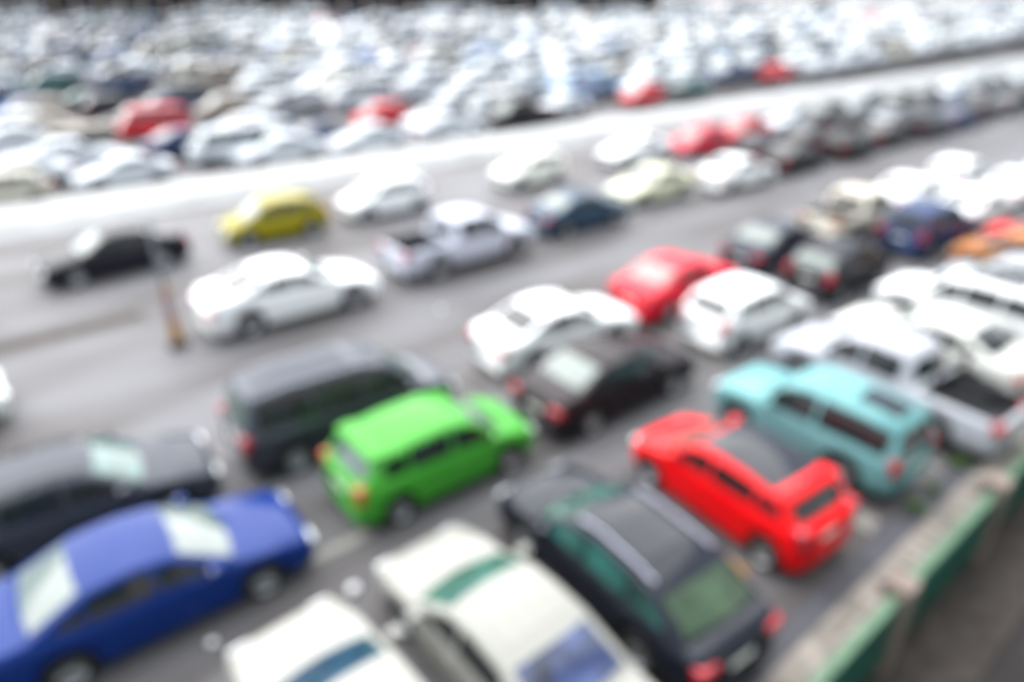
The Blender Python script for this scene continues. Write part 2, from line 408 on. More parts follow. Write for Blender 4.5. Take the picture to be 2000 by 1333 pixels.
def side_pane(T, xa, xb, sgn):
    P = T['roof']; up = []; lo = []; n = 7
    for i in range(n+1):
        x = xa+(xb-xa)*i/n; zb = interp(T['deck'], x)+.035; zt = interp(P, x)-.085
        if zt > zb+.03:
            lo.append((x, sgn*(cab_hw(T, x, zb)+.007), zb)); up.append((x, sgn*(cab_hw(T, x, zt)+.007), zt))
    vs = lo+up; k = len(lo); fs = []
    for i in range(k-1):
        f = (i, i+1, k+i+1, k+i); fs.append(f if sgn < 0 else f[::-1])
    return vs, fs
def wheel_meshes(r):
    mb = MB(); w2 = .1
    mb.lathe((0, 0, 0), [(r*.62, -w2), (r*.93, -w2), (r, -w2*.7), (r, w2*.7), (r*.93, w2), (r*.62, w2), (r*.6, 0), (r*.62, -w2)], 28, 'y')
    ty = mb.mesh('tyre', M['tyre'], True)
    mb = MB(); ri = r*.64
    mb.lathe((0, 0, 0), [(ri, w2*.95), (ri*.92, w2*.95), (ri*.86, w2*.5), (ri*.86, -w2*.8), (ri, -w2*.8)], 28, 'y')
    mb.lathe((0, 0, 0), [(.001, w2*.75), (ri*.24, w2*.7), (ri*.26, w2*.2)], 14, 'y')
    for k in range(5):
        a = 2*math.pi*k/5; ca, sa = math.cos(a), math.sin(a); pts = []
        for rr, ww in ((ri*.15, .035), (ri*.9, .055)):
            for q in (-1, 1):
                for yy in (w2*.65, w2*.3): pts.append((rr*ca-q*ww*sa, yy, rr*sa+q*ww*ca))
        mb.add(pts, [(0, 2, 6, 4), (1, 5, 7, 3), (0, 4, 5, 1), (2, 3, 7, 6)])
    mb.lathe((0, 0, 0), [(.001, -w2*.1), (ri*.84, -w2*.1)], 20, 'y')
    return ty, mb.mesh('rim', M['rim'], True)
CACHE = {}
def get_type(name, over=None):
    T = dict(TYPES[name]); T.update(over or {}); return T
def hero_meshes(name, over):
    key = (name, repr(sorted((over or {}).items())))
    if key in CACHE: return CACHE[key]
    T = get_type(name, over); D = []   # entries: (obj name, mesh, parent idx, matkind, location, painted)
    L, W = T['L'], T['W']
    idx = {}
    def add(nm, me, par=None, loc=None, painted=False, rot=None, key=None):
        D.append((nm, me, par, loc, painted, rot)); idx[key or nm] = len(D)-1; return len(D)-1
    P0 = M['paint']
    for k, (vd, fs) in body_parts(T, 0).items():
        nm = 'door' if k.startswith('door') else k
        if k == 'body':   # cabin shell is welded to the body
            vs, cf = cabin(T, 0); vs = list(vd)+[tuple(v) for v in vs]; o = len(vd)
            fs = fs+[tuple(i+o for i in f[::-1]) for f in cf]
            bi = add('body', mesh_from('body', vs, fs, True, [P0]), painted=True)
        else: add(nm, mesh_from(nm, list(vd), fs, True, [P0]), painted=True, key=k)
    n = len(T['roof'])
    def glass(nm, vsfs, m, key=None, par=None):
        add(nm, mesh_from(nm, vsfs[0], vsfs[1], True, [m]), key=key, par=par)
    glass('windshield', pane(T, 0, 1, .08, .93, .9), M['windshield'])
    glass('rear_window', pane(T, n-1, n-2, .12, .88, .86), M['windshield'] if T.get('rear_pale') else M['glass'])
    for s in (-1, 1):
        for q, (a, b) in enumerate(T['win']):
            sp = side_pane(T, a, b, s)
            if len(sp[1]): glass('side_window', sp, M['glass'], key=f'sw{s}{q}')
    # underbody
    mb = MB(); mb.box((0, 0, .33), (L-.3, W-.5, .4)); add('underbody', mb.mesh('underbody', M['under']))
    ty, rm = CACHE.setdefault(('w', T['r']), None) or wheel_meshes(T['r']); CACHE[('w', T['r'])] = (ty, rm)
    for x in (T['fx'], T['fx']-T['wb']):
        for s in (-1, 1):
            i = add('wheel', ty, loc=(x, s*(W/2-.12), T['r']), rot=(0, 0, 0 if s > 0 else math.pi), key=f'wheel{x}{s}')
            add('rim', rm, par=i, key=f'rim{x}{s}')
    zf = interp(T['deck'], L/2-.05); zr = interp(T['deck'], -L/2+.06)
    for s in (-1, 1):
        hw = W/2*.86
        mb = MB(); mb.box((L/2-.10, s*(hw-.17), zf-.09), (.26, .34, .17)); add('headlight', mb.mesh('headlight', M['lamp'], True, .05), key=f'hl{s}')
        tall = T['roof'][-1][0] < -L/2+.25
        if tall: mb = MB(); mb.box((-L/2+.10, s*(W/2*.93-.12), zr-.12), (.22, .2, .34))
        else: mb = MB(); mb.box((-L/2+.10, s*(W/2*.9-.15), zr-.1), (.24, .34, .18))
        add('taillight', mb.mesh('taillight', M['red_lamp'], True, .04), key=f'tl{s}')
        mx = T['roof'][0][0]-.3; mz = interp(T['deck'], mx)+.07
        mb = MB(); mb.box((mx, s*(W/2+.08), mz+.03), (.14, .2, .13)); add('wing_mirror', mb.mesh('wing_mirror', P0, True, .035), painted=True, key=f'mr{s}')
        mb = MB(); mb.box((mx-.073, s*(W/2+.08), mz+.03), (.004, .16, .095)); add('mirror_glass', mb.mesh('mirror_glass', M['chrome']), par=len(D)-1, key=f'mg{s}')
        for q, (a, b) in enumerate(T['doors']):
            y = section(T, b+.14)[4][0]; z = interp(T['deck'], b+.14)-.16
            mb = MB(); mb.box((b+.16, s*(y+.012), z), (.17, .03, .028))
            add('door_handle', mb.mesh('door_handle', P0), par=idx[f"door_{'L' if s > 0 else 'R'}{q}"], painted=True, key=f'dh{s}{q}')
    mb = MB(); mb.box((L/2-.005, 0, zf-.13), (.03, W*.42, .1)); add('grille', mb.mesh('grille', M['black']))
    mb = MB(); mb.box((L/2+.01, 0, zf-.3), (.02, .44, .11)); add('number_plate', mb.mesh('number_plate', M['plate']))
    mb = MB(); mb.box((-L/2-.01, 0, zr-.25), (.02, .44, .11)); add('number_plate', mb.mesh('number_plate', M['plate']), key='np2')
    # wipers
    x0 = T['roof'][0][0]
    if 'bed' in T:
        a, b = T['bed']; wi = W/2*.86; zt = interp(T['deck'], (a+b)/2)-.01; zf_ = .62
        vs = [(a, -wi, zt), (b, -wi, zt), (b, wi, zt), (a, wi, zt), (a, -wi+.03, zf_), (b, -wi+.03, zf_), (b, wi-.03, zf_), (a, wi-.03, zf_)]
        add('cargo_bed', mesh_from('cargo_bed', vs, [(4, 5, 6, 7)[::-1], (0, 4, 5, 1), (1, 5, 6, 2), (2, 6, 7, 3), (3, 7, 4, 0)], False, [M['bed']]))
        for c in (T['fx']-T['wb'],):
            for s in (-1, 1):
                mb = MB(); mb.box((c, s*(wi-.14), .74), (.8, .24, .24)); add('wheel_well', mb.mesh('wheel_well', M['bed'], bevel=.04), par=len(D)-1 if s < 0 else len(D)-2, key=f'ww{s}')
    CACHE[key] = (D, T); return CACHE[key]
PART_GLASS = ('windshield', 'rear_window', 'side_window')
def mat_slot(o, m):
    o.material_slots[0].link = 'OBJECT'; o.material_slots[0].material = m
def car(name, label, cat, typ, x, y, ang, col, over=None, metal=False, group='cars parked in the near car park', glass=None, lamps=None, extra=None, z=0):
    D, T = hero_meshes(typ, over)
    root = bpy.data.objects.new(name, None); COL.objects.link(root)
    root.location = (x, y, z); root.rotation_euler = (0, 0, R(ang)); root.empty_display_size = .3
    tag(root, label, cat, group); objs = []
    for nm, me, par, loc, painted, rot in D:
        o = bpy.data.objects.new(nm, me); COL.objects.link(o); o.parent = objs[par] if par is not None else root
        if loc: o.location = loc
        if rot: o.rotation_euler = rot
        if painted:
            o.color = (*col, 1)
            if metal: mat_slot(o, M['metallic'])
        if glass and nm in glass: mat_slot(o, M[glass[nm]])
        if lamps and nm in lamps: mat_slot(o, M[lamps[nm]])
        objs.append(o)
    if extra: extra(root, T, col)
    return root
# extras
def roof_panel(nm, m, i0, i1, t0, t1, sx):
    def f(root, T, col): 
        vs, fs = pane(T, i0, i1, t0, t1, sx, .012)
        ob(nm, mesh_from(nm, vs, fs, True, [M[m]]), root)
    return f
def roof_sheet(nm, m, x0, x1, sx, painted=False, up=.012):
    def f(root, T, col):
        vs = []; fs = []; n = 8
        for i in range(n+1):
            x = x0+(x1-x0)*i/n; z = interp(T['roof'], x)
            for k in range(7):
                s = sx*(-1+2*k/6); vs.append((x, (cab_hw(T, x, z-.05)-.045)*s, z+.028*(1-s*s)+up))
        for i in range(n):
            for k in range(6): fs.append((i*7+k, (i+1)*7+k, (i+1)*7+k+1, i*7+k+1)[::-1])
        o = ob(nm, mesh_from(nm, vs, fs, True, [M[m]]), root)
        if painted: o.color = (*col, 1)
    return f
def rails(m='chrome'):
    def f(root, T, col):
        P = T['roof']; n = len(P)
        xa, xb = P[1][0]-.1, P[-2][0]+.1
        for s in (-1, 1):
            mb = MB()
            for i in range(8):
                a = xa+(xb-xa)*i/8; b = xa+(xb-xa)*(i+1)/8; za, zb = interp(P, a), interp(P, b)
                y = s*(cab_hw(T, a, za)-.11)
                mb.box(((a+b)/2, y, (za+zb)/2+.045), (abs(a-b)+.005, .035, .03))
            for a in (xa-.03, (xa+xb)/2, xb+.03): mb.box((a, s*(cab_hw(T, a, 1.5)-.10), interp(P, a)+.02), (.06, .035, .05))
            ob('roof_rail', mb.mesh('roof_rail', M[m]), root)
    return f
def ribs(num=4, h=.022):
    def f(root, T, col):
        P = T['roof']; xa, xb = P[1][0]-.1, P[-2][0]+.1; vs = []; fs = []; n = 8; m = num*6
        for i in range(n+1):
            x = xa+(xb-xa)*i/n; z = interp(P, x); e = 1 if 0 < i < n else .1
            for k in range(m+1):
                q = -.8+1.6*k/m
                vs.append((x, q*(cab_hw(T, x, z-.05)-.045), z+.028*(1-q*q)+.006+h*e*max(0, -math.cos(2*math.pi*k/6))**.6))
        for i in range(n):
            for k in range(m): fs.append((i*(m+1)+k, i*(m+1)+k+1, (i+1)*(m+1)+k+1, (i+1)*(m+1)+k)[::-1])
        o = ob('ribbed_roof', mesh_from('ribbed_roof', [(x, y, z) for x, y, z in vs], [f[::-1] for f in fs], True, [M['paint']]), root); o.color = (*col, 1)
    return f
def spoiler(w=.8, l=.42, m=None):
    def f(root, T, col):
        x, z = T['roof'][-2]; W = T['W']; hw = cab_hw(T, x, z)*.97
        mb = MB(); vs = []
        for (dx, dz) in ((.18, .035), (-.05, .055), (-l, .02), (-l-.02, -.01), (-.05, -.02)):
            for s in (-1, -.5, 0, .5, 1): vs.append((x+dx, s*hw, z+dz+.02*(1-s*s)))
        fs = []
        for i in range(4):
            for k in range(4): fs.append((i*5+k, i*5+k+1, (i+1)*5+k+1, (i+1)*5+k))
        mb.add(vs, fs); o = ob('spoiler', mb.mesh('spoiler', M['paint'], True), root); o.color = (*col, 1)
    return f
def spare(root, T, col):
    ty, rm = CACHE[('w', T['r'])]
    o = ob('spare_wheel', ty, root, None, (-T['L']/2-.12, .1, .85)); o.rotation_euler = (0, 0, R(90))
    c = ob('rim', rm, o)
def rollbar(root, T, col):
    mb = MB()
    for s in (-1, 1):
        mb.box((-1.15, s*.66, 1.3), (.07, .07, .5)); mb.box((-1.5, s*.68, 1.16), (.75, .05, .05))
    mb.box((-1.15, 0, 1.55), (.07, 1.39, .07))
    ob('roll_bar', mb.mesh('roll_bar', M['black'], bevel=.01), root)
def both(*fs):
    def f(root, T, col):
        for g in fs: g(root, T, col)
    return f

WHITE = (.8, .81, .82); CREAM = (.72, .69, .6); SILVER = (.5, .51, .55); BLACK = (.012, .013, .018); NAVY = (.02, .04, .11); DGREY = (.04, .045, .055)
BLUE = (.003, .024, .155); GREEN = (.05, .30, .03); REDO = (.78, .003, .006); TEAL = (.13, .31, .32); YEL = (.5, .46, .02); MAROON = (.1, .01, .03)
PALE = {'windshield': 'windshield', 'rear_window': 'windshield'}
G1 = 'cars parked in the near car park'
# ---- row A
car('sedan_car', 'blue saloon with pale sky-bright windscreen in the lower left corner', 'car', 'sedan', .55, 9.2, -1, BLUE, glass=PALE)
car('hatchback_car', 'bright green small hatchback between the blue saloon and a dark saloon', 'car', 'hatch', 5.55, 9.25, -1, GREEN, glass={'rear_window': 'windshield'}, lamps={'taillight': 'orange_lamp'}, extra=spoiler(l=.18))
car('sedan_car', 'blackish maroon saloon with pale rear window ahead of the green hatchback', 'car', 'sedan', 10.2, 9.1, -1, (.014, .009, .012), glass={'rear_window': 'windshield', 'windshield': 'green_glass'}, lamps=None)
car('hatchback_car', 'white small hatchback with dark slit windows below the red car', 'car', 'hatch', 15.7, 9.2, -3, WHITE)
car('suv_car', 'black hatchback with pale green rear window and violet-red tail lamps beyond the white hatchback', 'car', 'hatch', 20.9, 9.3, -1, (.02, .02, .026), glass={'rear_window': 'windshield'})
car('suv_car', 'navy blue off-roader right of the beige pickup', 'car', 'suv', 27.1, 9.2, -2, NAVY)
car('sedan_car', 'white saloon at the right edge beyond the navy off-roader', 'car', 'sedan', 31.5, 9.3, 0, WHITE)
car('sedan_car', 'white saloon, second beyond the navy off-roader', 'car', 'sedan', 36.5, 9.3, 0, WHITE)
# ---- row B
car('wagon_car', 'long black estate with silvery reflections on its roof, behind the blue saloon', 'car', 'wagon', -0.1, 11.95, -3, (.04, .045, .06), glass={'windshield': 'green_glass'}, extra=rails('black'))
car('minivan', 'dark grey people carrier behind the green hatchback', 'van', 'mpv', 4.95, 11.75, -3, (.055, .062, .08), metal=True, glass={'rear_window': 'windshield'}, extra=ribs(5))
car('sedan_car', 'white saloon parked behind the maroon saloon, in front of the red car', 'car', 'sedan', 10.95, 11.7, -4, WHITE)
car('sedan_car', 'crimson red saloon with pale rear window beside the white hatchback', 'car', 'sedan', 15.9, 11.75, 1, (.62, .012, .03), glass={'rear_window': 'windshield'})
car('sedan_car', 'dark saloon with violet tail lamp right behind the black hatchback', 'car', 'sedan', 21.3, 11.85, 2, (.03, .035, .05), glass={'rear_window': 'windshield'})
car('pickup_truck', 'beige pickup truck with black load bed and pale cab roof near the right edge', 'pickup truck', 'pickup', 26.7, 11.8, -2, (.6, .55, .47), lamps={'taillight': 'orange_lamp'})
car('sedan_car', 'white saloon in the second row, beyond the beige pickup', 'car', 'sedan', 31.8, 11.9, 0, WHITE)
car('hatchback_car', 'white hatchback in the second row at the right edge, beyond the navy off-roader', 'car', 'hatch', 36.8, 11.9, 0, WHITE)
# ---- row C
car('coupe_car', 'white low sports saloon with arched roof standing alone beside the striped post', 'car', 'coupe', 6.5, 18.3, -.6, WHITE, over={'L': 4.6, 'wb': 2.8, 'fx': 1.45}).scale = (1.09, 1.06, 1.12)
car('pickup_truck', 'silver grey double cab pickup truck with empty black bed, middle of the aisle row', 'pickup truck', 'pickup', 12.8, 18.65, 1, (.5, .52, .6)).scale = (1.07, 1.05, 1.06)
car('hatchback_car', 'dark blue saloon parked ahead of the silver grey pickup', 'car', 'sedan', 18.8, 19.0, -2, (.03, .06, .1), glass={'rear_window': 'windshield'})
car('sedan_car', 'pale yellowish old saloon facing left, beside the white saloon at the aisle', 'car', 'sedan', 24.2, 19.9, 179, (.6, .6, .45))
car('sedan_car', 'white saloon at the aisle edge between the yellowish saloon and the dark row', 'car', 'sedan', 29.3, 18.9, 0, WHITE)
# ---- row D
car('sedan_car', 'black saloon facing left beside the thin pole, bonnet bright with sky', 'car', 'sedan', 3.3, 25.3, 182, (.012, .012, .018), glass={'windshield': 'windshield'})
car('hatchback_car', 'yellow hatchback facing left in front of the white walkway', 'car', 'hatch', 8.9, 25.5, 176, (.26, .22, .008), over={'r': .3})
car('hatchback_car', 'white hatchback facing left, next behind the yellow hatchback', 'car', 'hatch', 13.8, 25.6, 179, WHITE)
car('hatchback_car', 'cream white hatchback facing left above the dark blue saloon', 'car', 'hatch', 21.8, 25.6, 181, (.8, .8, .74))
car('sedan_car', 'white saloon facing left above the yellowish old saloon', 'car', 'sedan', 29.4, 25.6, 179, WHITE)
car('hatchback_car', 'pinkish red hatchback facing left, first of the two red cars below the walkway', 'car', 'hatch', 34.0, 24.8, 179, (.6, .03, .06))
car('sedan_car', 'deep red saloon, second of the two red cars below the walkway', 'car', 'sedan', 39.0, 25.3, 179, (.5, .02, .035))
# left edge
car('suv_car', 'dark maroon car cut by the left edge of the photo', 'car', 'suv', -3.0, 23.4, 0, (.06, .03, .04))
car('hatchback_car', 'pale car of which only the nose shows at the left edge', 'car', 'hatch', -2.5, 17.3, 2, (.7, .74, .7))

# ---- row P, tails to the parapet
car('sedan_car', 'cream saloon with blue-tinted windscreen, cut by the bottom edge', 'car', 'sedan', 1.75, 4.95, 92, (.28, .277, .255), glass={'windshield': 'blue_glass'}, extra=ribs(2))
car('sedan_car', 'cream saloon with ridged roof, teal windscreen and blue rear window', 'car', 'sedan', 3.95, 5.05, 90, (.26, .258, .235), glass={'windshield': 'pale_green_glass', 'rear_window': 'navy_glass'}, extra=ribs(4))
car('wagon_car', 'black estate with green reflections coloured into its windows and red tail lamp by the parapet', 'car', 'wagon', 6.27, 5.1, 86, (.01, .012, .02), glass={'windshield': 'pale_green_glass', 'side_window': 'green_glass', 'rear_window': 'olive_glass'}, extra=both(rails('rail_metal'), roof_sheet('sunroof', 'dark_roof', .25, -.9, .7)))
car('hatchback_car', 'red sports hatchback with black glass roof and red spoiler', 'car', 'hatch', 9.25, 5.1, 86, REDO, over={'L': 3.7, 'wb': 2.55, 'fx': 1.27, 'roof': [(1.1, .95), (.45, 1.38), (0, 1.46), (-.7, 1.44), (-1.3, 1.36), (-1.68, 1.03)]}, glass=None, extra=both(roof_sheet('glass_roof', 'dark_roof', .44, -1.26, .95), spoiler(l=.16)))
car('off_roader', 'turquoise boxy off-roader with ribbed roof between red hatchback and silver pickup', 'off-roader', 'jeep', 12.05, 5.15, 88, TEAL, extra=both(ribs(6), roof_sheet('roof_window', 'dark_roof', -.8, -1.6, .55, up=.04)))
car('pickup_truck', 'silver white double cab pickup with black bed backed to the parapet', 'pickup truck', 'pickup', 14.95, 5.0, 86, (.42, .43, .47), extra=rollbar)
car('sedan_car', 'cream white saloon beyond the silver white pickup', 'car', 'sedan', 17.6, 5.2, 88, (.62, .62, .58))
car('suv_car', 'white off-roader with wide grey-blue windscreen at the right edge', 'car', 'suv', 20.4, 5.4, 88, (.8, .8, .8), extra=roof_sheet('roof_window', 'glass', .3, -1.2, .7))
car('hatchback_car', 'orange hatchback at the right edge of the photo', 'car', 'hatch', 26.2, 5.9, 90, (.42, .16, .05))
car('hatchback_car', 'silver hatchback between the wide-windscreen off-roader and the orange hatchback', 'car', 'hatch', 23.4, 5.2, 93, (.35, .36, .39))
car('hatchback_car', 'red hatchback just beyond the orange hatchback, at the right edge', 'car', 'hatch', 29.2, 6.0, 93, (.6, .02, .02))

# ------------------------------------------------------------------ FAR CARS
def far_meshes(typ):
    """light version: painted shell, glass, wheels as three meshes"""
    k = ('far', typ)
    if k in CACHE: return CACHE[k]
    T = get_type(typ); vd, fs = body_parts(T, 1)['body']
    cv, cf = cabin(T, 1); vs = list(vd)+cv; o = len(vd); fs = fs+[tuple(i+o for i in f[::-1]) for f in cf]
    body = mesh_from('body', vs, fs, True, [M['paint']])
    n = len(T['roof'])
    def one(nm, *ps, m=M['glass']):
        mb = MB()
        for a, b in ps: mb.add(a, b)
        return mb.mesh(nm, m, True)
    ws = one('windshield', pane(T, 0, 1, .08, .93, .9, .012, 3), m=M['windshield'])
    rw = one('rear_window', pane(T, n-1, n-2, .12, .88, .86, .012, 3))
    sw = [one('side_window', *[side_pane(T, a, b, s) for a, b in T['win']]) for s in (-1, 1)]
    wm = MB(); w2 = .1; r = T['r']; wm.lathe((0, 0, 0), [(.001, -w2), (r, -w2), (r, w2), (.001, w2)], 12, 'y'); wh = wm.mesh('wheel', M['tyre'])
    mb = MB(); mb.box((0, 0, .36), (T['L']-.3, T['W']-.5, .3)); ub = mb.mesh('underbody', M['under'])
    tl = []
    zr = interp(T['deck'], -T['L']/2+.06); zf = interp(T['deck'], T['L']/2-.06)
    for s in (-1, 1):
        mb = MB(); mb.box((-T['L']/2+.1, s*(T['W']/2*.88-.1), zr-.12), (.23, .26, .2)); tl.append(mb.mesh('taillight', M['red_lamp']))
        mb = MB(); mb.box((T['L']/2-.1, s*(T['W']/2*.86-.15), zf-.1), (.24, .3, .16)); tl.append(mb.mesh('headlight', M['lamp']))
    CACHE[k] = (T, body, ws, rw, sw, wh, ub, tl); return CACHE[k]
def far_car(typ, x, y, ang, col, label, group, name='parked_car', cat='car', detail=True, sc=1):
    T, body, ws, rw, sw, wh, ub, tl = far_meshes(typ)
    root = bpy.data.objects.new(name, None); COL.objects.link(root)
    root.location = (x, y, rise(x, y)); root.rotation_euler = (0, 0, R(ang)); tag(root, label, cat, group); root.scale = (sc, sc, sc)
    def c(nm, me, loc=None):
        o = bpy.data.objects.new(nm, me); COL.objects.link(o); o.parent = root
        if loc: o.location = loc
        return o
    c('body', body).color = (*col, 1)
    c('windshield', ws); c('rear_window', rw); c('side_window', sw[0]); c('side_window', sw[1])
    if detail:
        c('underbody', ub)
        for m in tl: c(m.name.split('.')[0], m)
        for wx in (T['fx'], T['fx']-T['wb']):
            for s in (-1, 1): c('wheel', wh, (wx, s*(T['W']/2-.11), T['r']))
    return root
CN = {'white': (.52, .55, .59), 'silver': (.27, .285, .31), 'cream': (.45, .43, .37), 'black': (.012, .012, .015), 'navy': (.008, .028, .09), 'grey': (.04, .045, .055),
      'red': (.55, .02, .03), 'dark red': (.2, .01, .03), 'teal green': (.04, .11, .11), 'blue': (.01, .08, .32), 'yellow': (.7, .65, .1), 'beige': (.3, .26, .22), 'light blue': (.2, .3, .45)}
def rcol(ws):
    return random.choices(list(ws), list(ws.values()))[0]
TK = {'sedan': 'saloon', 'hatch': 'hatchback', 'mpv': 'people carrier', 'suv': 'off-roader', 'van': 'van', 'pickup': 'pickup truck', 'wagon': 'estate'}
TN = {'sedan': 'sedan_car', 'hatch': 'hatchback_car', 'mpv': 'minivan', 'suv': 'suv_car', 'van': 'parked_van', 'pickup': 'pickup_truck', 'wagon': 'wagon_car'}
n_ind = 0
ORD = [f'{i}{"th" if 10 <= i % 100 <= 20 else {1: "st", 2: "nd", 3: "rd"}.get(i % 10, "th")}' for i in range(1, 400)]
# near lot continuing to the right: row C (dark) and D (mixed), A/B
x = 34.6; k = 0
seqC = ['black', 'black', 'black', 'grey', 'navy', 'black', 'grey', 'black', 'black', 'navy']
while x < 96:
    cn = seqC[k % len(seqC)]; ty = ['sedan', 'hatch', 'sedan', 'suv'][k % 4]
    far_car(ty, x, 18.9+random.uniform(-.2, .2), random.uniform(-2, 2), CN[cn], f'{cn} {TK[ty]} {ORD[k]} car past the white saloon in the dark row along the aisle', 'dark row along the aisle', TN[ty]); n_ind += 1
    x += 5.0; k += 1
x = 35; k = 0
seq2 = ['grey', 'black', 'black', 'silver', 'black', 'navy', 'black', 'grey', 'black', 'navy', 'silver']
while x < 96:
    cn = seq2[k % len(seq2)]; ty = ['hatch', 'sedan', 'suv', 'sedan', 'hatch'][k % 5]
    far_car(ty, x, 21.2, random.uniform(-2, 2), CN[cn], f'{cn} {TK[ty]} {ORD[k]} from the left in the row behind the dark row', 'second row right of the aisle', TN[ty]); n_ind += 1
    x += 5.1; k += 1
x = 44.0; k = 0
seqD = ['white', 'black', 'silver', 'black', 'grey', 'white', 'silver', 'black', 'white', 'silver']
while x < 110:
    cn = seqD[k % len(seqD)]; ty = ['sedan', 'hatch', 'mpv', 'sedan'][k % 4]
    far_car(ty, x, 25.3+random.uniform(-.2, .2), 180+random.uniform(-2, 2), CN[cn], f'{cn} {TK[ty]} {ORD[k]} car beyond the red cars just below the walkway', 'row below the walkway', TN[ty]); n_ind += 1
    x += 5.2; k += 1
for k, xx in enumerate((42, 47, 52.2, 57.5)):
    far_car('sedan', xx, 9.4, 0, CN[['white', 'silver', 'white', 'grey'][k]], f'{["white", "silver", "white", "grey"][k]} saloon {ORD[k+2]} car beyond the navy off-roader in the front row', 'front row far right', 'sedan_car'); n_ind += 1

# far lot beyond the walkway
SPEC = {}   # (slot near) explicit cars: x, y, type, colour, label
spec = [
 (10.6, 49.8, 'van', 'red', 'red box-shaped van in the packed lot left of centre', 180),
 (5.6, 45.0, 'van', 'beige', 'beige box-shaped van at the left, below and left of the red van', 180),
 (6.3, 37.6, 'sedan', 'white', 'white saloon against the walkway at the left, below the beige van', 180),
 (1.2, 36.9, 'hatch', 'cream', 'cream hatchback against the walkway in the far left corner', 180),
 (12.0, 39.6, 'van', 'white', 'white van with boxy rear behind the walkway, right of the white saloon', 180),
 (18.0, 40.3, 'sedan', 'navy', 'navy saloon behind the walkway, low between the white van and the crimson car', 0),
 (23.6, 43.6, 'hatch', 'red', 'crimson hatchback behind the walkway near the middle, partly hidden by a white car', 180),
 (26.0, 40.6, 'sedan', 'white', 'white saloon right in front of the crimson hatchback', 180),
 (31.2, 40.5, 'van', 'white', 'large white van behind the walkway at the middle', 180),
 (36.0, 38.6, 'sedan', 'white', 'white saloon against the walkway, just right of the middle', 180),
 (39.6, 41.2, 'sedan', 'light blue', 'light blue saloon behind the white saloons right of the middle', 0),
 (43.4, 37.5, 'hatch', 'red', 'coral red hatchback against the walkway right of the middle', 180),
 (49.4, 37.5, 'sedan', 'teal green', 'dark teal saloon beside the coral red hatchback', 0),
 (71.5, 45.3, 'hatch', 'yellow', 'small yellow hatchback in the packed lot toward the upper right', 180),
 (62.2, 37.5, 'hatch', 'red', 'small bright red car against the walkway toward the right', 0),
 (9.4, 61.8, 'sedan', 'teal green', 'greenish grey saloon at the left behind the red van', 0),
 (12.6, 67.0, 'suv', 'navy', 'navy off-roader at the left behind the greenish saloon', 0),
 (13.4, 56.0, 'sedan', 'navy', 'navy saloon just behind the red van', 0),
 (5.4, 61.5, 'sedan', 'blue', 'deep blue saloon at the left edge of the packed lot', 0),
]
def nearspec(x, y):
    return any(abs(x-s[0]) < 4.6 and abs(y-s[1]) < 1.9 for s in spec)
for X, Y, ty, cn, lb, a in spec:
    far_car(ty, X, Y, a, CN[cn], lb, 'cars packed in the lot behind the walkway', TN[ty], 'van' if ty == 'van' else 'car'); n_ind += 1
def vis(x, y):
    fx = x*math.cos(HEAD)+y*math.sin(HEAD); rx = x*math.sin(HEAD)-y*math.cos(HEAD)
    dep = fx*math.cos(TILT)+(CAM_H-rise(x, y)-.7)*math.sin(TILT)
    u = rx/dep*1333; return abs(u) < 1000+120, fx
slots = []
y = 37.3; rowi = 0
while y < 260:
    x = -20+random.uniform(0, 4)
    while x < 460:
        ok, fd = vis(x, y)
        if ok and fd < (131 if x*math.sin(HEAD)-y*math.cos(HEAD) < 32 else 158) and random.random() < .95 and not nearspec(x, y): slots.append((fd, x, y+random.uniform(-.25, .25), rowi))
        x += random.uniform(5.2, 5.8)
    rowi += 1
    y += 2.7 if rowi % 4 else 4.6
slots.sort()
WT = {'white': 66, 'silver': 11, 'cream': 5, 'black': 5, 'navy': 6, 'grey': 4, 'red': 1, 'dark red': 1, 'teal green': 1, 'blue': 1, 'beige': 2, 'light blue': 3}
WL = {'white': 30, 'silver': 7, 'cream': 4, 'black': 15, 'navy': 32, 'grey': 8, 'red': 0.3, 'dark red': 2, 'teal green': 5, 'blue': 6, 'beige': 3}
def pick(x, y):
    u = (x*math.sin(HEAD)-y*math.cos(HEAD))/max(1, x*math.cos(HEAD)+y*math.sin(HEAD))
    cn = rcol(WL if u < -.38 else WT); ty = random.choices(['sedan', 'hatch', 'suv', 'mpv', 'van', 'pickup'], [40, 22, 12, 9, 11, 6])[0]
    if x < 32 and y < 49 and ty in ('van', 'mpv', 'suv'): ty = 'sedan'
    return cn, ty, (180 if random.random() < .5 else 0)+random.uniform(-4, 4)
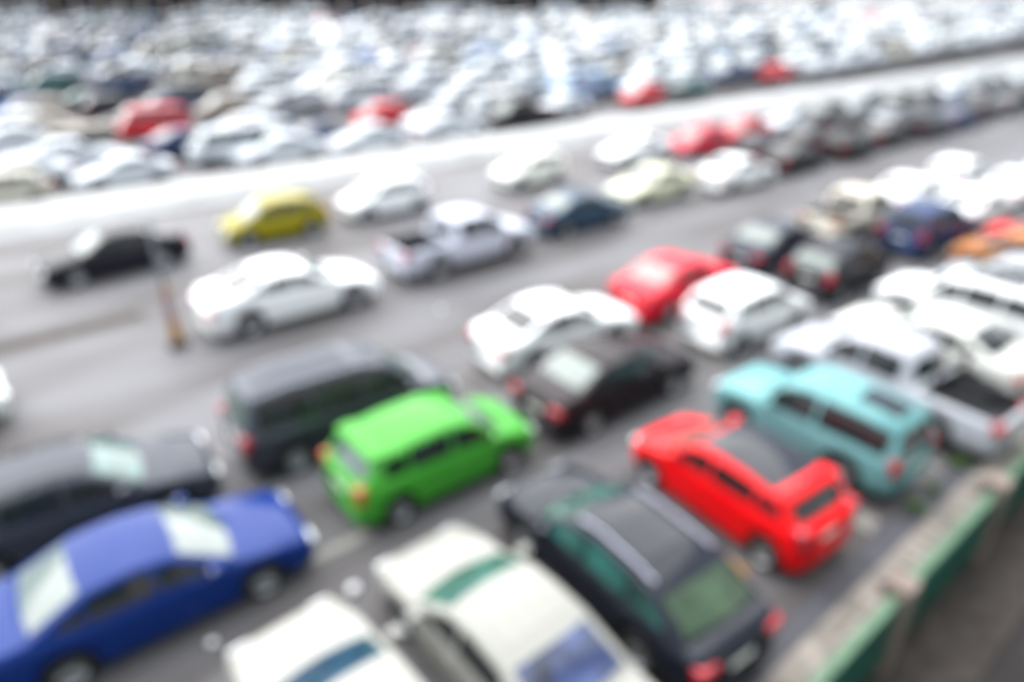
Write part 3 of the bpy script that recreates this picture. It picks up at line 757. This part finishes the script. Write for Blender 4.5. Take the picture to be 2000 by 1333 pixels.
# tall vans along the foot of the shed
for k, (r_, sc) in enumerate(((-92, 1.5), (-84.5, 1.25), (-51, 1.5), (-46, 1.2), (-36, 1.3), (-12.5, 1.5), (-6, 1.3), (8, 1.5), (20, 1.3), (29, 1.55), (40, 1.4))):
    X = 132*math.cos(HEAD)+r_*math.sin(HEAD); Y = 132*math.sin(HEAD)-r_*math.cos(HEAD)
    far_car('van', X, Y, math.degrees(HEAD)-90+(180 if k % 2 else 0), CN['white'], f'tall white van at the foot of the dark shed, {ORD[k]} from the left', 'tall vans at the foot of the shed', 'tall_van', 'van', False).scale = (sc, sc, sc*1.15); n_ind += 1
N_FAR = 300-41-n_ind
rowpos = {}
for fd, x, y, ri in slots[:N_FAR]: rowpos.setdefault(ri, []).append(x)
for v in rowpos.values(): v.sort()
for i, (fd, x, y, ri) in enumerate(slots[:N_FAR]):
    cn, ty, a = pick(x, y)
    far_car(ty, x, y, a, CN[cn], f'{cn} {TK[ty]}, {ORD[rowpos[ri].index(x)]} from the left in the {ORD[ri]} packed row behind the walkway', 'cars packed in the lot behind the walkway', TN[ty], {'van': 'van', 'pickup': 'pickup truck'}.get(ty, 'car'), detail=fd < 62, sc=1.1)
# the rest of the packed lot: one object
cols = list(CN); VS = []; FS = []; FM = []
mats = []
for cn in cols:
    m = plain('paint_'+cn.replace(' ', '_'), CN[cn], .5, 0, .4, noise=.08, scale=2); mats.append(m)
gi = len(mats); mats += [M['windshield'], M['glass'], M['tyre']]
FT = {}
for ty in ('sedan', 'hatch', 'suv', 'mpv', 'van', 'pickup'):
    T, body, ws, rw, sw, wh, ub, tl = far_meshes(ty)
    L_ = []
    for me, mi in [(body, None), (ws, gi), (rw, gi+1), (sw[0], gi+1), (sw[1], gi+1), (ub, gi+2)]:
        L_.append(([tuple(v.co) for v in me.vertices], [tuple(p.vertices) for p in me.polygons], mi))
    FT[ty] = L_
for fd, x, y, ri in slots[N_FAR:]:
    cn, ty, a = pick(x, y); ca, sa = math.cos(R(a)), math.sin(R(a)); z0 = rise(x, y); ci = cols.index(cn)
    for vs, fs, mi in FT[ty]:
        o = len(VS)
        VS += [(x+1.1*(vx*ca-vy*sa), y+1.1*(vx*sa+vy*ca), z0+1.1*vz) for vx, vy, vz in vs]
        FS += [tuple(i+o for i in f) for f in fs]; FM += [ci if mi is None else mi]*len(fs)
o = ob('distant_parked_cars', mesh_from('distant_parked_cars', VS, FS, True, mats, FM))
tag(o, 'mass of mostly white cars filling the far end of the packed lot', 'cars'); o['kind'] = 'stuff'

# ------------------------------------------------------------------ long shed at the far edge
sh = ob('long_shed', None)
cx, cy = 136*math.cos(HEAD), 136*math.sin(HEAD)
sh.location = (cx, cy, rise(cx, cy)); sh.rotation_euler = (0, 0, HEAD-math.pi/2)
tag(sh, 'long dark open-fronted shed with pale posts along the top edge of the photo', 'shed')
mb = MB(); mb.box((-46, 8, 3), (148, .3, 7)); ob('back_wall', mb.mesh('back_wall', M['shed_dark']), sh)
mb = MB(); mb.box((-46, 4, 6.6), (150, 10, .3)); ob('roof', mb.mesh('roof', M['shed_roof']), sh)
pm = MB(); pm.box((0, 0, 3), (.35, .35, 6.9)); pme = pm.mesh('post', M['shed_post'])
for i in range(37): ob('post', pme, sh, None, (-118+4*i, 0, 0))

# ------------------------------------------------------------------ building added behind the camera, out of view, to shade the near sides of the cars
bd = ob('added_shade_building', None); bd.location = (10, -2.2, LZ)
tag(bd, 'added unseen building with pale walls and green glass, shading the near car sides', 'building')
mb = MB(); mb.box((0, -6.2, 9.5), (110, 12, 19)); ob('wall', mb.mesh('building_wall', M['pale_wall']), bd)
mb = MB(); mb.box((0, -6.2, 19.2), (111, 13, .4)); ob('roof', mb.mesh('building_roof', M['shed_roof']), bd)
for f in range(5):
    for k in range(12):
        mb = MB(); mb.box((-50+9*k, -.17, 2.4+3.7*f), (8.2, .1, 2.2)); ob('window', mb.mesh('building_window', M['green_glass']), bd)
# ------------------------------------------------------------------ striped post and litter
p = ob('striped_pole', None); p.location = (3.26, 18.16, 0)
tag(p, 'thin grey pole with pink and orange bands beside the white sports saloon', 'pole')
mb = MB(); mb.lathe((0, 0, 0), [(.001, .001), (.26, .001), (.27, .08), (.18, .16), (.001, .17)], 20); ob('rubber_base', mb.mesh('rubber_base', M['rubber'], True), p)
mb = MB(); mb.lathe((0, 0, 0), [(.15, .17), (.14, .8)], 16); ob('orange_band', mb.mesh('orange_band', M['pole_orange'], True), p)
mb = MB(); mb.lathe((0, 0, 0), [(.14, .8), (.12, 1.55)], 16); ob('pink_band', mb.mesh('pink_band', M['pole_pink'], True), p)
mb = MB(); mb.lathe((0, 0, 0), [(.1, 1.55), (.07, 1.75)], 16); ob('upper_orange_band', mb.mesh('orange_band', M['pole_orange'], True), p)
mb = MB(); mb.lathe((0, 0, 0), [(.07, 1.75), (.05, 3.4), (.001, 3.42)], 16); ob('shaft', mb.mesh('shaft', M['pole_grey'], True), p)
def litter(x, y, r, label):
    mb = MB(); vs = []; n = 10
    mb.lathe((0, 0, 0), [(.001, 0), (r*.8, .01), (r, r*.5), (r*.8, r*1.0), (.001, r*1.2)], n)
    for v in mb.v: v += Vector((random.uniform(-1, 1), random.uniform(-1, 1), random.uniform(0, 1)))*r*.25
    tag(ob('crumpled_paper', mb.mesh('crumpled_paper', M['paper']), None, None, (x, y, .01)), label, 'litter', 'crumpled paper on the asphalt')
litter(2.95, 7.62, .09, 'crumpled white paper left of the cream saloon with ridged roof')
litter(.9, 8.0, .06, 'small white paper scrap below the blue saloon')
litter(9.93, 15.6, .07, 'small pinkish scrap alone in the middle of the aisle')
